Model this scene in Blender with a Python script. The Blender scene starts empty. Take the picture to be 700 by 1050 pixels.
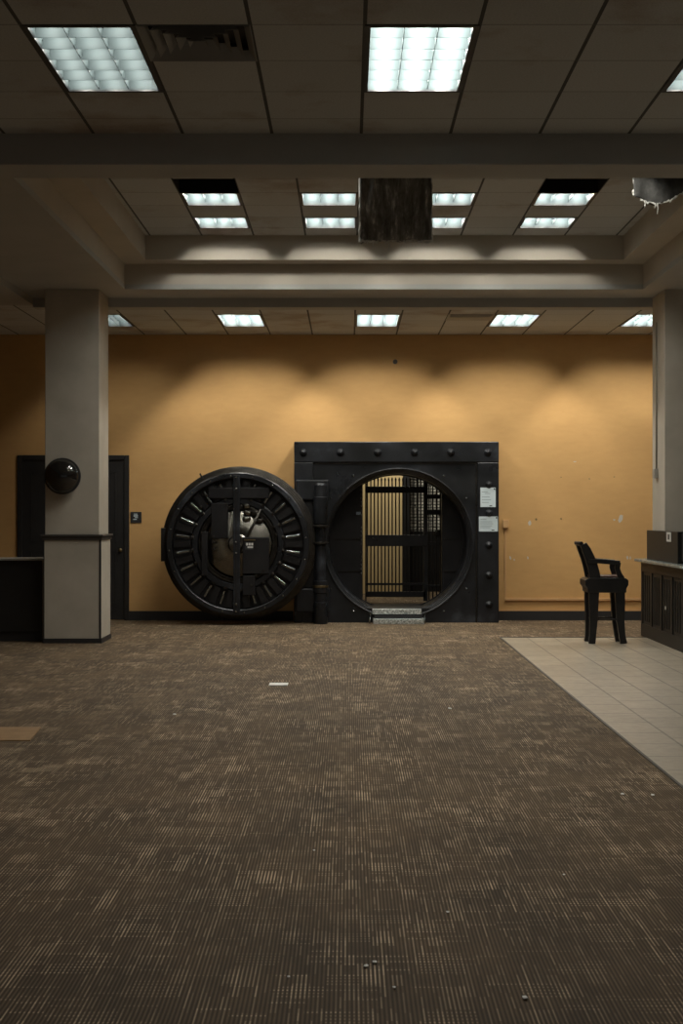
import bpy, bmesh, math, random
from mathutils import Vector, Matrix
random.seed(7)
PI = math.pi
C = bpy.context.scene.collection
CH = 1.56                       # eye height
CEIL = CH + 2.595               # tile ceiling
SOF = CH + 2.68                 # plaster soffit
COF = CH + 3.27                 # tile ceiling inside the coffer
LEDGE = CH + 2.982              # step inside the coffer
WY = 21.0                       # back wall
FP = 1480.0

def at(px, py, Y):
    return ((px-357)/FP*Y, CH+(526-py)/FP*Y)

# ------------------------------------------------------------------ materials
def mat(name, col=(.5,.5,.5), rough=.6, metal=0., spec=.5):
    m = bpy.data.materials.new(name); m.use_nodes = True
    b = m.node_tree.nodes['Principled BSDF']
    b.inputs['Base Color'].default_value = (*col, 1)
    b.inputs['Roughness'].default_value = rough
    b.inputs['Metallic'].default_value = metal
    b.inputs['Specular IOR Level'].default_value = spec
    return m
def N(m, t, **k):
    n = m.node_tree.nodes.new(t)
    for a, v in k.items(): setattr(n, a, v)
    return n
def L(m, a, b): m.node_tree.links.new(a, b)
def bsdf(m): return m.node_tree.nodes['Principled BSDF']
def mathn(m, op, a, b=None, c=None):
    n = N(m, 'ShaderNodeMath', operation=op)
    for i, v in enumerate((a, b, c)):
        if v is None: continue
        if isinstance(v, (int, float)): n.inputs[i].default_value = v
        else: L(m, v, n.inputs[i])
    return n.outputs[0]
def noise(m, vec, scale, detail=3, rough=.55):
    n = N(m, 'ShaderNodeTexNoise'); n.inputs['Scale'].default_value = scale
    n.inputs['Detail'].default_value = detail; n.inputs['Roughness'].default_value = rough
    L(m, vec, n.inputs['Vector']); return n.outputs['Fac']
def ramp(m, fac, stops):
    r = N(m, 'ShaderNodeValToRGB'); cr = r.color_ramp
    while len(cr.elements) < len(stops): cr.elements.new(.5)
    for e, (p, c) in zip(cr.elements, stops):
        e.position = p; e.color = (*c, 1) if len(c) == 3 else c
    L(m, fac, r.inputs['Fac']); return r.outputs['Color']
def mapping(m, vec, scale=(1,1,1), loc=(0,0,0)):
    n = N(m, 'ShaderNodeMapping'); n.inputs['Scale'].default_value = scale; n.inputs['Location'].default_value = loc
    L(m, vec, n.inputs['Vector']); return n.outputs['Vector']
def objco(m): return N(m, 'ShaderNodeTexCoord').outputs['Object']
def mixc(m, fac, a, b, blend='MIX'):
    n = N(m, 'ShaderNodeMix', data_type='RGBA', blend_type=blend)
    for s, v in ((n.inputs[0], fac), (n.inputs[6], a), (n.inputs[7], b)):
        if isinstance(v, (int, float)): s.default_value = v
        elif isinstance(v, tuple): s.default_value = (*v, 1)
        else: L(m, v, s)
    return n.outputs[2]
def bump(m, h, strength=.3, dist=.01):
    n = N(m, 'ShaderNodeBump'); n.inputs['Strength'].default_value = strength; n.inputs['Distance'].default_value = dist
    L(m, h, n.inputs['Height']); L(m, n.outputs['Normal'], bsdf(m).inputs['Normal'])

def mottled(name, c1, c2, scale=3, rough=.7, metal=0, bs=0., spec=.4, rvar=0.):
    m = mat(name, c1, rough, metal, spec)
    o = objco(m); f = noise(m, o, scale, 5)
    L(m, ramp(m, f, [(.3, c1), (.7, c2)]), bsdf(m).inputs['Base Color'])
    if bs: bump(m, noise(m, o, scale*12, 3), bs)
    if rvar:
        g = noise(m, o, scale*1.7, 4)
        L(m, mathn(m, 'MULTIPLY_ADD', g, rvar, rough-rvar/2), bsdf(m).inputs['Roughness'])
    return m

def tile_ceiling(name, x0, y0):
    m = mat(name, (.2,.19,.17), .9, 0, .2)
    o = objco(m); sp = N(m, 'ShaderNodeSeparateXYZ'); L(m, o, sp.inputs[0])
    def line(v, off, w):
        t = mathn(m, 'SUBTRACT', v, off - 61.0*.5 - 61*10)
        t = mathn(m, 'DIVIDE', t, .61)
        t = mathn(m, 'FRACT', t)
        t = mathn(m, 'ABSOLUTE', mathn(m, 'SUBTRACT', t, .5))     # .5 at a line
        return mathn(m, 'GREATER_THAN', t, .5-w/.61)
    lx = line(sp.outputs[0], x0, .011); ly = line(sp.outputs[1], y0, .004)
    cell = N(m, 'ShaderNodeTexWhiteNoise', noise_dimensions='2D')
    cv = N(m, 'ShaderNodeCombineXYZ')
    L(m, mathn(m, 'FLOOR', mathn(m, 'DIVIDE', mathn(m, 'SUBTRACT', sp.outputs[0], x0-61), .61)), cv.inputs[0])
    L(m, mathn(m, 'FLOOR', mathn(m, 'DIVIDE', mathn(m, 'SUBTRACT', sp.outputs[1], y0-61), .61)), cv.inputs[1])
    L(m, cv.outputs[0], cell.inputs['Vector'])
    base = ramp(m, cell.outputs['Value'], [(0, (.52,.55,.57)), (1, (.58,.61,.63))])
    st = noise(m, o, 1.1, 6, .6)
    base = mixc(m, ramp(m, st, [(.52, (0,0,0)), (.66, (.8,.8,.8))]), base, (.30,.22,.16))
    fl = noise(m, mapping(m, o, (1,1,1)), 90, 2)
    base = mixc(m, .35, base, ramp(m, fl, [(.35, (.34,.34,.33)), (.6, (.55,.55,.54))]))
    base = mixc(m, lx, base, (.10,.10,.10))
    base = mixc(m, ly, base, (.16,.16,.16))
    L(m, base, bsdf(m).inputs['Base Color'])
    return m

M = {}
M['tiles'] = tile_ceiling('acoustic_tile', .088, 7.67)
M['tiles_coffer'] = tile_ceiling('acoustic_tile_coffer', .105, 14.73)
M['tiles_rear'] = tile_ceiling('acoustic_tile_rear', .088, 18.85)
M['plaster'] = mottled('painted_plaster', (.40,.40,.39), (.45,.45,.44), 1.5, .85, 0, .05)
M['cove'] = mottled('cove_plaster', (.47,.43,.365), (.53,.485,.42), 1.5, .85)
M['column'] = mottled('column_finish', (.42,.39,.33), (.52,.485,.42), 2.2, .6, 0, .08)
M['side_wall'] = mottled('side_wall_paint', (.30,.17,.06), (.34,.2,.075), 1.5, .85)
M['black_paint'] = mat('black_painted_wood', (.022,.022,.024), .5)
M['trim_dark'] = mat('dark_trim', (.06,.055,.05), .5)
M['door_wood'] = mottled('dark_door_wood', (.017,.017,.018), (.026,.025,.025), 4, .4)
M['counter_black'] = mottled('black_laminate', (.018,.018,.018), (.022,.022,.022), 4, .45)
M['edge_grey'] = mat('grey_edge', (.3,.29,.26), .5)
M['fixture_black'] = mat('fixture_frame', (.012,.014,.016), .5)
M['blade'] = mat('louver_aluminium', (.050,.066,.071), .6, 0, .1)
M['lamp_white'] = mat('lamp_housing', (.7,.7,.7), .6)
M['vent'] = mat('vent_grey', (.36,.36,.35), .7)
M['void'] = mat('open_plenum', (.01,.01,.01), .9)
M['vault'] = mottled('vault_steel', (.010,.011,.013), (.034,.037,.044), 2.3, .34, .35, .02, .5, .3)
m = mat('insulation_streaked', (.2,.2,.2), .7, 0, .5); o = objco(m)
f = noise(m, mapping(m, o, (9,9,2.2)), 1.6, 6, .7); L(m, ramp(m, f, [(.40, (.10,.10,.098)), (.55, (.26,.26,.25)), (.68, (.85,.85,.82))]), bsdf(m).inputs['Base Color'])  # pale streaks paint highlights into the dimly lit facing
bump(m, f, .8, .05); M['insul'] = m
m = mat('vault_steel', (.03,.03,.03), .4, .35); o = objco(m); f = noise(m, mapping(m, o, (1,1,1)), 1.5, 6, .62)
L(m, ramp(m, f, [(.35, (.009,.010,.011)), (.56, (.022,.024,.029)), (.72, (.075,.086,.105))]), bsdf(m).inputs['Base Color'])  # bluish end of the ramp paints blurred reflections and scuffs into the steel
L(m, mathn(m, 'MULTIPLY_ADD', noise(m, o, 2.6, 5), .5, .10), bsdf(m).inputs['Roughness']); bump(m, noise(m, o, 22, 3), .03)
M['vault'] = m
M['vault_dark'] = mottled('vault_steel_dark', (.012,.012,.014), (.028,.028,.03), 3, .42, .4)
M['vault_edge'] = mottled('worn_steel_edge', (.018,.017,.016), (.050,.045,.038), 9, .35, .7)
M['steel'] = mat('polished_steel', (.30,.33,.34), .18, 1)
M['brass'] = mottled('old_brass', (.16,.12,.06), (.3,.24,.13), 12, .35, .9)
M['mirror_black'] = mat('black_dome', (.012,.012,.012), .08, 0, .9)
M['crumb'] = mat('white_crumb', (.9,.9,.88), .6)
M['paper'] = mat('paper', (.53,.62,.66), .8)
M['ink'] = mat('ink', (.2,.26,.29), .8)
M['white_chip'] = mat('bare_plaster', (.55,.52,.46), .9)
M['conduit'] = mat('painted_conduit', (.55,.32,.14), .6)
M['conduit_grey'] = mat('conduit_beige', (.26,.23,.18), .6)
M['stool'] = mottled('black_stained_wood', (.010,.010,.011), (.018,.017,.017), 6, .35)
M['leather'] = mottled('brown_leather', (.05,.022,.016), (.08,.035,.025), 8, .4)
M['counter_wood'] = mottled('dark_counter_wood', (.011,.010,.008), (.020,.017,.014), 3, .5)
M['stone'] = mottled('grey_stone_top', (.13,.16,.16), (.24,.28,.27), 14, .25)
M['ledge_panel'] = mottled('dark_panel', (.009,.011,.011), (.013,.015,.015), 5, .5)
M['insul_dark'] = mottled('insulation_dark', (.02,.02,.02), (.08,.08,.075), 9, .7, 0, .8)  # shaded copy of the insulation, for the scrap turned from the lights
M['fiber'] = mottled('torn_glass_fibre', (.45,.45,.42), (.8,.8,.76), 30, .9, 0, .6)
M['tan_wall'] = mottled('vault_room_paint', (.50,.38,.20), (.56,.43,.24), 1, .8)
M['plywood'] = mottled('tan_floor_plate', (.25,.15,.07), (.38,.24,.12), 9, .6)
M['white_plastic'] = mat('white_label', (.6,.6,.58), .5)

# orange wall
m = mat('orange_wall_paint', (.6,.3,.1), .8, 0, .3); o = objco(m)
f = noise(m, mapping(m, o, (1,1,1.6)), .8, 6, .6)
c = ramp(m, f, [(.3, (.53,.315,.125)), (.7, (.62,.375,.152))])
f2 = noise(m, mapping(m, o, (1,1,3)), 5, 4)
c = mixc(m, .14, c, ramp(m, f2, [(.3, (.42,.25,.10)), (.7, (.66,.41,.17))]))
L(m, c, bsdf(m).inputs['Base Color']); bump(m, noise(m, o, 60, 2), .05)
M['orange'] = m

# carpet
m = mat('patterned_carpet', (.05,.04,.03), .95, 0, .15); o = objco(m)
sp = N(m, 'ShaderNodeSeparateXYZ'); L(m, o, sp.inputs[0])
X, Y = sp.outputs[0], sp.outputs[1]
def cells(sx, sy, ox=0, oy=0):
    cv = N(m, 'ShaderNodeCombineXYZ')
    L(m, mathn(m, 'FLOOR', mathn(m, 'MULTIPLY_ADD', X, 1/sx, ox)), cv.inputs[0])
    L(m, mathn(m, 'FLOOR', mathn(m, 'MULTIPLY_ADD', Y, 1/sy, oy)), cv.inputs[1])
    w = N(m, 'ShaderNodeTexWhiteNoise', noise_dimensions='2D'); L(m, cv.outputs[0], w.inputs['Vector'])
    return w.outputs['Value']
def patch(sx, sy, ox, oy, thr):
    return mathn(m, 'MULTIPLY', mathn(m, 'GREATER_THAN', cells(sx, sy, ox, oy), thr), 1)
def wave(v, per):
    return mathn(m, 'MULTIPLY_ADD', mathn(m, 'SINE', mathn(m, 'MULTIPLY', v, 2*PI/per)), .5, .5)
region = noise(m, mapping(m, o, (1,.8,1)), 1.9, 3)
regm = ramp(m, region, [(.42, (0,0,0)), (.66, (1,1,1))])
wx_, wy_ = mathn(m, 'POWER', wave(X, .0145), 3.2), mathn(m, 'POWER', wave(Y, .030), 1.5)
def mul(*v):
    r_ = v[0]
    for q in v[1:]: r_ = mathn(m, 'MULTIPLY', r_, q)
    return r_
def add(*v):
    r_ = v[0]
    for q in v[1:]: r_ = mathn(m, 'ADD', r_, q)
    return r_
s = add(mul(patch(.058, .15, .2, .1, .93), wx_, .70), mul(patch(.087, .22, .6, .4, .95), wx_, .60),
        mul(patch(.0145, .19, 0, .3, .80), wx_, .30), mul(patch(.0145, .11, 0, .7, .86), wx_, .60),
        mul(patch(.0145, .33, 0, .9, .90), wx_, .50),
        mul(patch(.116, .030, .2, 0, .86), wx_, wy_, .9), mul(patch(.16, .12, .5, .3, .85), wx_, wy_, .8))
s = mathn(m, 'MULTIPLY', s, mathn(m, 'MULTIPLY_ADD', regm, .60, .30))
base = ramp(m, noise(m, mapping(m, o, (1,.5,1)), 2.2, 6, .65), [(.28, (.086,.064,.043)), (.72, (.180,.126,.077))])
pin = mathn(m, 'MULTIPLY_ADD', wave(X, .0145), .7, .50)
cb = N(m, 'ShaderNodeCombineXYZ'); [L(m, pin, cb.inputs[i]) for i in range(3)]
base = mixc(m, 1.0, base, cb.outputs[0], 'MULTIPLY')
cmin = mathn(m, 'MINIMUM', s, 1.0)
L(m, mixc(m, cmin, base, (.72,.56,.39)), bsdf(m).inputs['Base Color'])
bump(m, wave(X, .0145), .3, .004)
bsdf(m).inputs['Roughness'].default_value = .75; bsdf(m).inputs['Specular IOR Level'].default_value = .12
M['carpet'] = m

# floor tile (running bond along the room's depth)
m = mat('beige_floor_tile', (.5,.45,.36), .38, 0, .5); o = objco(m)
sp = N(m, 'ShaderNodeSeparateXYZ'); L(m, o, sp.inputs[0]); cv = N(m, 'ShaderNodeCombineXYZ')
L(m, sp.outputs[1], cv.inputs[0]); L(m, mathn(m, 'SUBTRACT', sp.outputs[0], 1.90), cv.inputs[1])
b = N(m, 'ShaderNodeTexBrick'); L(m, cv.outputs[0], b.inputs['Vector'])
b.offset = .5; b.inputs['Scale'].default_value = 1; b.inputs['Brick Width'].default_value = .5; b.inputs['Row Height'].default_value = .335
b.inputs['Mortar Size'].default_value = .009; b.inputs['Mortar Smooth'].default_value = .1
b.inputs['Color1'].default_value = (.38,.34,.275,1); b.inputs['Color2'].default_value = (.48,.43,.345,1); b.inputs['Mortar'].default_value = (.07,.06,.05,1)
c = mixc(m, .5, b.outputs['Color'], ramp(m, noise(m, mapping(m, o, (1.5,1,1)), 3, 6, .65), [(.3, (.45,.40,.33)), (.7, (1,1,1))]), 'MULTIPLY')
c = mixc(m, .35, c, ramp(m, noise(m, o, 14, 4), [(.3, (.25,.21,.16)), (.7, (.48,.43,.34))]))
L(m, c, bsdf(m).inputs['Base Color']); M['floor_tile'] = m

# turned steel of the mechanism
m = mat('turned_steel', (.19,.185,.165), .26, 1)
b = bsdf(m); b.inputs['Anisotropic'].default_value = .85
t = N(m, 'ShaderNodeTangent', direction_type='RADIAL', axis='Y'); L(m, t.outputs[0], b.inputs['Tangent'])
M['turned'] = m

# diamond plate
m = mat('diamond_plate', (.5,.54,.54), .35, .7); o = objco(m)
f = noise(m, o, 45, 3); L(m, ramp(m, f, [(.4, (.35,.40,.40)), (.62, (.95,1,1))]), bsdf(m).inputs['Base Color'])
bump(m, f, .5, .01); M['plate'] = m

# deposit boxes, their glitter painted into the door colours
m = mat('deposit_boxes', (.6,.6,.6), .4, .1); o = objco(m)
sp = N(m, 'ShaderNodeSeparateXYZ'); L(m, o, sp.inputs[0]); cv = N(m, 'ShaderNodeCombineXYZ')
L(m, sp.outputs[0], cv.inputs[0]); L(m, sp.outputs[2], cv.inputs[1])
b = N(m, 'ShaderNodeTexBrick'); L(m, cv.outputs[0], b.inputs['Vector']); b.offset = 0
b.inputs['Scale'].default_value = 1; b.inputs['Brick Width'].default_value = .11; b.inputs['Row Height'].default_value = .055
b.inputs['Mortar Size'].default_value = .007
b.inputs['Color1'].default_value = (.95,.93,.85,1); b.inputs['Color2'].default_value = (.45,.44,.4,1); b.inputs['Mortar'].default_value = (.03,.03,.03,1)
f = noise(m, mapping(m, o, (22,1,30)), 1, 2)
c = mixc(m, ramp(m, f, [(.56, (0,0,0)), (.62, (1,1,1))]), b.outputs['Color'], (.04,.04,.04))
L(m, c, bsdf(m).inputs['Base Color']); M['boxes'] = m

# ------------------------------------------------------------------ helpers
def obj(name, bm, material, parent=None, smooth=False, bevel=0.):
    bmesh.ops.recalc_face_normals(bm, faces=bm.faces[:])
    me = bpy.data.meshes.new(name); bm.to_mesh(me); bm.free()
    mats = material if isinstance(material, (list, tuple)) else [material]
    for x in mats: me.materials.append(M[x])
    if smooth:
        for p in me.polygons: p.use_smooth = True
    o = bpy.data.objects.new(name, me); C.objects.link(o)
    if smooth == 'auto':
        md = o.modifiers.new('n', 'EDGE_SPLIT'); md.split_angle = math.radians(35)
    if bevel:
        md = o.modifiers.new('b', 'BEVEL'); md.width = bevel; md.segments = 2; md.limit_method = 'ANGLE'
    if parent is not None:
        o.parent = parent; o.matrix_parent_inverse = Matrix.Translation(-Vector(parent.location))
    return o
def tag(o, label=None, cat=None, group=None, kind=None):
    if label: o['label'] = label
    if cat: o['category'] = cat
    if group: o['group'] = group
    if kind: o['kind'] = kind
    return o
def thing(name, label, cat, loc=(0,0,0), group=None):
    o = bpy.data.objects.new(name, None); C.objects.link(o); o.location = loc; o.empty_display_size = .1
    return tag(o, label, cat, group)
def box(bm, x0, x1, y0, y1, z0, z1):
    v = [bm.verts.new((x, y, z)) for x in (x0, x1) for y in (y0, y1) for z in (z0, z1)]
    for f in ((0,1,3,2), (4,6,7,5), (0,4,5,1), (2,3,7,6), (0,2,6,4), (1,5,7,3)): bm.faces.new([v[i] for i in f])
    return bm
def B(*a): return box(bmesh.new(), *a)
def quad(bm, *pts): bm.faces.new([bm.verts.new(p) for p in pts])
def lathe_y(bm, cx, cz, prof, n=96, cap0=False, cap1=False):
    """profile of (radius, y) turned about the line x=cx, z=cz"""
    rings = []
    for r, y in prof:
        rings.append([bm.verts.new((cx+r*math.cos(2*PI*i/n), y, cz+r*math.sin(2*PI*i/n))) for i in range(n)])
    for a, b in zip(rings, rings[1:]):
        for i in range(n): bm.faces.new((a[i], a[(i+1) % n], b[(i+1) % n], b[i]))
    if cap0: bm.faces.new(rings[0])
    if cap1: bm.faces.new(rings[-1])
    return bm
def lathe_z(bm, cx, cy, prof, n=32, cap=True):
    rings = [[bm.verts.new((cx+r*math.cos(2*PI*i/n), cy+r*math.sin(2*PI*i/n), z)) for i in range(n)] for r, z in prof]
    for a, b in zip(rings, rings[1:]):
        for i in range(n): bm.faces.new((a[i], a[(i+1) % n], b[(i+1) % n], b[i]))
    if cap: bm.faces.new(rings[0]); bm.faces.new(rings[-1])
    return bm
def tube(bm, pts, r, n=10, square=False):
    """swept bar; r is a radius, or a list of (half width, half depth)"""
    pts = [Vector(p) for p in pts]; rings = []
    for k, p in enumerate(pts):
        d = (pts[min(k+1, len(pts)-1)]-pts[max(k-1, 0)]).normalized()
        up = Vector((0,1,0)) if abs(d.y) < .9 else Vector((1,0,0))
        s = d.cross(up).normalized(); u = s.cross(d).normalized()
        a, b = (r[k] if isinstance(r, list) else (r, r))
        if square: ring = [bm.verts.new(p+s*a*i+u*b*j) for i, j in ((1,1), (-1,1), (-1,-1), (1,-1))]
        else: ring = [bm.verts.new(p+s*a*math.cos(2*PI*i/n)+u*b*math.sin(2*PI*i/n)) for i in range(n)]
        rings.append(ring)
    for a, b in zip(rings, rings[1:]):
        q = len(a)
        for i in range(q): bm.faces.new((a[i], a[(i+1) % q], b[(i+1) % q], b[i]))
    bm.faces.new(rings[0]); bm.faces.new(rings[-1])
    return bm
def struct(name, bm, m, parent=None, **k):
    o = obj(name, bm, m, parent, **k)
    if parent is None: o['kind'] = 'structure'
    return o

# ------------------------------------------------------------------ room shell
XL, XR, YB = -6.6, 7.2, -4.0
TX, TY1 = 1.90, 18.08                # edge of the tiled area
bm = bmesh.new()
quad(bm, (XL,YB,0), (TX,YB,0), (TX,WY,0), (XL,WY,0)); quad(bm, (TX,TY1,0), (XR,TY1,0), (XR,WY,0), (TX,WY,0))
struct('floor', bm, 'carpet')
bm = bmesh.new(); quad(bm, (TX,YB,0), (XR,YB,0), (XR,TY1,0), (TX,TY1,0))
struct('floor_tiled', bm, 'floor_tile')
bm = B(TX-.012, TX+.006, YB, TY1+.012, 0, .007); box(bm, TX, XR, TY1, TY1+.012, 0, .007)
struct('trim_1', bm, 'trim_dark')

# vault opening in the back wall
VX, VZ, VR = .715, 1.129, 1.055
OX0, OX1, OZ = -.45, 1.88, 2.3
T = .25
bm = bmesh.new()
box(bm, XL, OX0, WY, WY+T, 0, CEIL+.3); box(bm, OX1, XR, WY, WY+T, 0, CEIL+.3); box(bm, OX0, OX1, WY, WY+T, OZ, CEIL+.3)
wall = struct('wall_back', bm, 'orange')
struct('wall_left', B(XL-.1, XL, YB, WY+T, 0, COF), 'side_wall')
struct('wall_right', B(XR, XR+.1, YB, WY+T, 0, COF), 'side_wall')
bm = bmesh.new(); wx = [XL, -4.6, -2.0, -1.3, 1.3, 2.0, 4.6, XR]
box(bm, XL, XR, YB-.1, YB, 0, .9); box(bm, XL, XR, YB-.1, YB, 3.1, COF)
for k in (0, 2, 4, 6): box(bm, wx[k], wx[k+1], YB-.1, YB, .9, 3.1)
struct('wall_front', bm, 'plaster')
for k in (1, 3, 5):  # unseen windows added behind the camera to let in fill light
    r = bpy.data.objects.new('window_%d' % ((k+1)//2), None); C.objects.link(r); r.location = ((wx[k]+wx[k+1])/2, YB, .9); r['kind'] = 'structure'
    bm = bmesh.new(); x0, x1 = wx[k], wx[k+1]
    for q in ((x0, x0+.06, .9, 3.1), (x1-.06, x1, .9, 3.1), (x0, x1, .9, .96), (x0, x1, 3.04, 3.1), ((x0+x1)/2-.03, (x0+x1)/2+.03, .9, 3.1)): box(bm, q[0], q[1], YB-.09, YB-.02, q[2], q[3])
    obj('window_frame', bm, 'black_paint', r)
    pl = bpy.data.lights.new('window_portal', 'AREA'); pl.shape = 'RECTANGLE'; pl.size = x1-x0; pl.size_y = 2.2; pl.cycles.is_portal = True
    po = bpy.data.objects.new('window_portal', pl); C.objects.link(po); po.location = ((x0+x1)/2, YB-.12, 2.0); po.rotation_euler = (PI/2, 0, 0)

bm = bmesh.new(); box(bm, -3.185, OX0-.35, WY-.03, WY, 0, .135); struct('baseboard_back', bm, 'black_paint')
bm = bmesh.new(); box(bm, 2.14, XR, WY-.03, WY, 0, .135); struct('baseboard_right', bm, 'black_paint')
struct('trim_2', B(2.14, XR, WY-.022, WY, .135, .155), 'conduit')
struct('baseboard_left', B(XL, -4.83, WY-.03, WY, 0, .135), 'black_paint')

# ceilings: one quad for every tile, left out where a fixture sits
def tiles(name, m, xs, ys, z, holes):
    bm = bmesh.new(); vs = {}
    def V(i, j):
        if (i, j) not in vs: vs[(i, j)] = bm.verts.new((xs[i], ys[j], z))
        return vs[(i, j)]
    for i in range(len(xs)-1):
        for j in range(len(ys)-1):
            cx, cy = (xs[i]+xs[i+1])/2, (ys[j]+ys[j+1])/2
            if any(a < cx < b and c < cy < d for a, b, c, d in holes): continue
            bm.faces.new((V(i,j), V(i+1,j), V(i+1,j+1), V(i,j+1)))
    return struct(name, bm, m)
def gridpts(lo, hi, off, step=.61):
    r = [lo]; k = math.ceil((lo-off)/step+1e-6)
    while off+k*step < hi-1e-6: r.append(off+k*step); k += 1
    return r+[hi]
FX = [-1.742, .088, 1.918]                              # left edges of the fixture tiles at the front
front_l = [(x, x+.61, 7.67, 8.89) for x in FX]
rear_l = [(x, x+.61, 18.85, 20.07) for x in (-3.572, -1.742, .088, 1.918, 3.748)]
cofx = [-1.725, -.505, .715, 1.935]
cof_l = [(x, x+.61, y, y+.61) for y in (14.73, 15.95) for x in cofx] + [(x, x+.61, 12.29, 12.90) for x in (-.505, 1.935)]
cof_open = [(-1.725, -1.115, 14.12, 14.73), (1.935, 2.545, 14.12, 14.73), (.105, .715, 12.29, 12.90), (2.545, 3.155, 12.90, 13.51)]
front_vent = (-1.132, -.522, 7.67, 8.28); rear_vent = (1.308, 1.918, 18.85, 19.46)
BY0, BY1 = 9.87, 10.27                                  # cross beam
tiles('ceiling', 'tiles', gridpts(XL, XR, .088), gridpts(YB, 9.87, 7.67), CEIL, front_l+[front_vent])
tiles('ceiling_rear', 'tiles_rear', gridpts(XL, XR, .088), gridpts(18.03, WY, 18.85), CEIL, rear_l+[rear_vent])
RX0, RX1, RY0, RY1 = -2.678, 3.53, 11.0, 17.29          # coffer rim
d = .289
UX0, UX1, UY0, UY1 = RX0+d, RX1-d, RY0+d, RY1-d
tiles('ceiling_coffer', 'tiles_coffer', gridpts(UX0, UX1, .105), gridpts(UY0, UY1, 14.73), COF, cof_l+cof_open)
# plain plaster strip in front of the beam, the beam, the soffit round the coffer
struct('trim_3', B(XL, XR, BY0, BY1, CH+2.381, SOF+.1), 'plaster', bevel=.008)
SL, SR = -3.93, 4.75
bm = bmesh.new()
for a in ((SL, RX0, BY1, 18.03), (RX1, SR, BY1, 18.03), (RX0, RX1, BY1, RY0), (RX0, RX1, RY1, 18.03)):
    box(bm, a[0], a[1], a[2], a[3], SOF, SOF+.06)
struct('ceiling_soffit', bm, 'plaster')
bm = bmesh.new()
for a in ((XL, SL, BY1, 18.03), (SR, XR, BY1, 18.03)): box(bm, *a, CEIL, SOF+.06)
box(bm, SL, SR, 18.0, 18.25, CH+2.567, SOF+.06)
struct('ceiling_side', bm, 'plaster')
def ring_wall(bm, x0, x1, y0, y1, z0, z1, t=.05):
    box(bm, x0-t, x0, y0-t, y1+t, z0, z1); box(bm, x1, x1+t, y0-t, y1+t, z0, z1)
    box(bm, x0, x1, y0-t, y0, z0, z1); box(bm, x0, x1, y1, y1+t, z0, z1)
bm = bmesh.new(); ring_wall(bm, RX0, RX1, RY0, RY1, SOF+.06, LEDGE)
box(bm, RX0, UX0, RY0, RY1, LEDGE, LEDGE+.04); box(bm, UX1, RX1, RY0, RY1, LEDGE, LEDGE+.04)
box(bm, UX0, UX1, RY0, UY0, LEDGE, LEDGE+.04); box(bm, UX0, UX1, UY1, RY1, LEDGE, LEDGE+.04)
ring_wall(bm, UX0, UX1, UY0, UY1, LEDGE+.04, COF+.01)
struct('trim_4', bm, 'cove')
# dark open tiles in the coffer (missing tile: shallow black plenum box with a metal grid edge)
for k, (a, b_, c_, d_) in enumerate(cof_open):
    bm = bmesh.new(); z0, z1 = COF+.001, COF+.5
    quad(bm, (a,c_,z1), (b_,c_,z1), (b_,d_,z1), (a,d_,z1))
    for p, q in (((a,c_),(b_,c_)), ((b_,c_),(b_,d_)), ((b_,d_),(a,d_)), ((a,d_),(a,c_))): quad(bm, (*p,z0), (*q,z0), (*q,z1), (*p,z1))
    tag(struct('trim_%d' % (20+k), bm, 'void'), None)
tag(struct('trim_6', B(XL, XR, YB, WY+T, COF+.55, COF+.65), 'void'))

# ------------------------------------------------------------------ ceiling lights
LAMPS = {}
def fixture(x0, x1, y0, y1, z, ny, label, group, power, bx, by_, lamp_z):
    # bx / by_: height of the lower edge of the lengthwise / crosswise louver blades
    cx, cy = (x0+x1)/2, (y0+y1)/2
    r = thing('ceiling_light', label, 'ceiling light', (cx, cy, z), group)
    m_ = .031
    bm = bmesh.new()
    for a in ((x0,x0+m_,y0,y1), (x1-m_,x1,y0,y1), (x0+m_,x1-m_,y0,y0+m_), (x0+m_,x1-m_,y1-m_,y1)): box(bm, *a, z-.006, z+.012)
    obj('frame', bm, 'fixture_black', r)
    ix0, ix1, iy0, iy1 = x0+m_, x1-m_, y0+m_, y1-m_
    bm = bmesh.new()
    for a in ((ix0-.01,ix0,iy0,iy1), (ix1,ix1+.01,iy0,iy1), (ix0-.01,ix1+.01,iy0-.01,iy0), (ix0-.01,ix1+.01,iy1,iy1+.01)): box(bm, *a, z+.012, z+.135)
    box(bm, ix0-.01, ix1+.01, iy0-.01, iy1+.01, z+.135, z+.145)
    obj('housing', bm, 'blade', r)
    bm = bmesh.new(); hz0, hz1 = z+by_, z+lamp_z+.03
    for k in range(1, 3): xx = ix0+(ix1-ix0)*k/3; box(bm, xx-.0018, xx+.0018, iy0, iy1, z+bx, z+lamp_z+.03)
    for k in range(0, ny+1):
        yy = iy0+(iy1-iy0)*k/ny; box(bm, ix0, ix1, yy-.0018, yy+.0018, hz0, hz1)
    obj('louver', bm, 'blade', r)
    key = ('lamp', power)
    if key not in LAMPS:
        LAMPS[key] = ld = bpy.data.lights.new('lamp', 'POINT'); ld.energy = power; ld.shadow_soft_size = .014; ld.color = (1.0, .95, .84)
    for i in range(3):
        for k in range(ny):
            lo = bpy.data.objects.new('lamp', LAMPS[key]); C.objects.link(lo); lo.parent = r
            lo.location = (ix0+(ix1-ix0)*(i+.5)/3-cx, iy0+(iy1-iy0)*(k+.5)/ny-cy, lamp_z)
    return r
PW = 7.0
fl = ['left one of the two whole bright grid lights on the near ceiling', 'bright grid light in the middle of the near ceiling', 'light cut off by the right edge of the photo on the near ceiling']
for a, t, q in zip(front_l, fl, (.42, 1.3, .50)): fixture(*a, CEIL, 6, t, 'grid lights in the near ceiling', PW*q, .004, .004, .050)
rl = ['light half hidden behind the left column above the orange wall', 'second light from the left above the orange wall', 'middle light above the vault in the far ceiling', 'fourth light from the left above the orange wall', 'light beside the right column above the orange wall']
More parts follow.
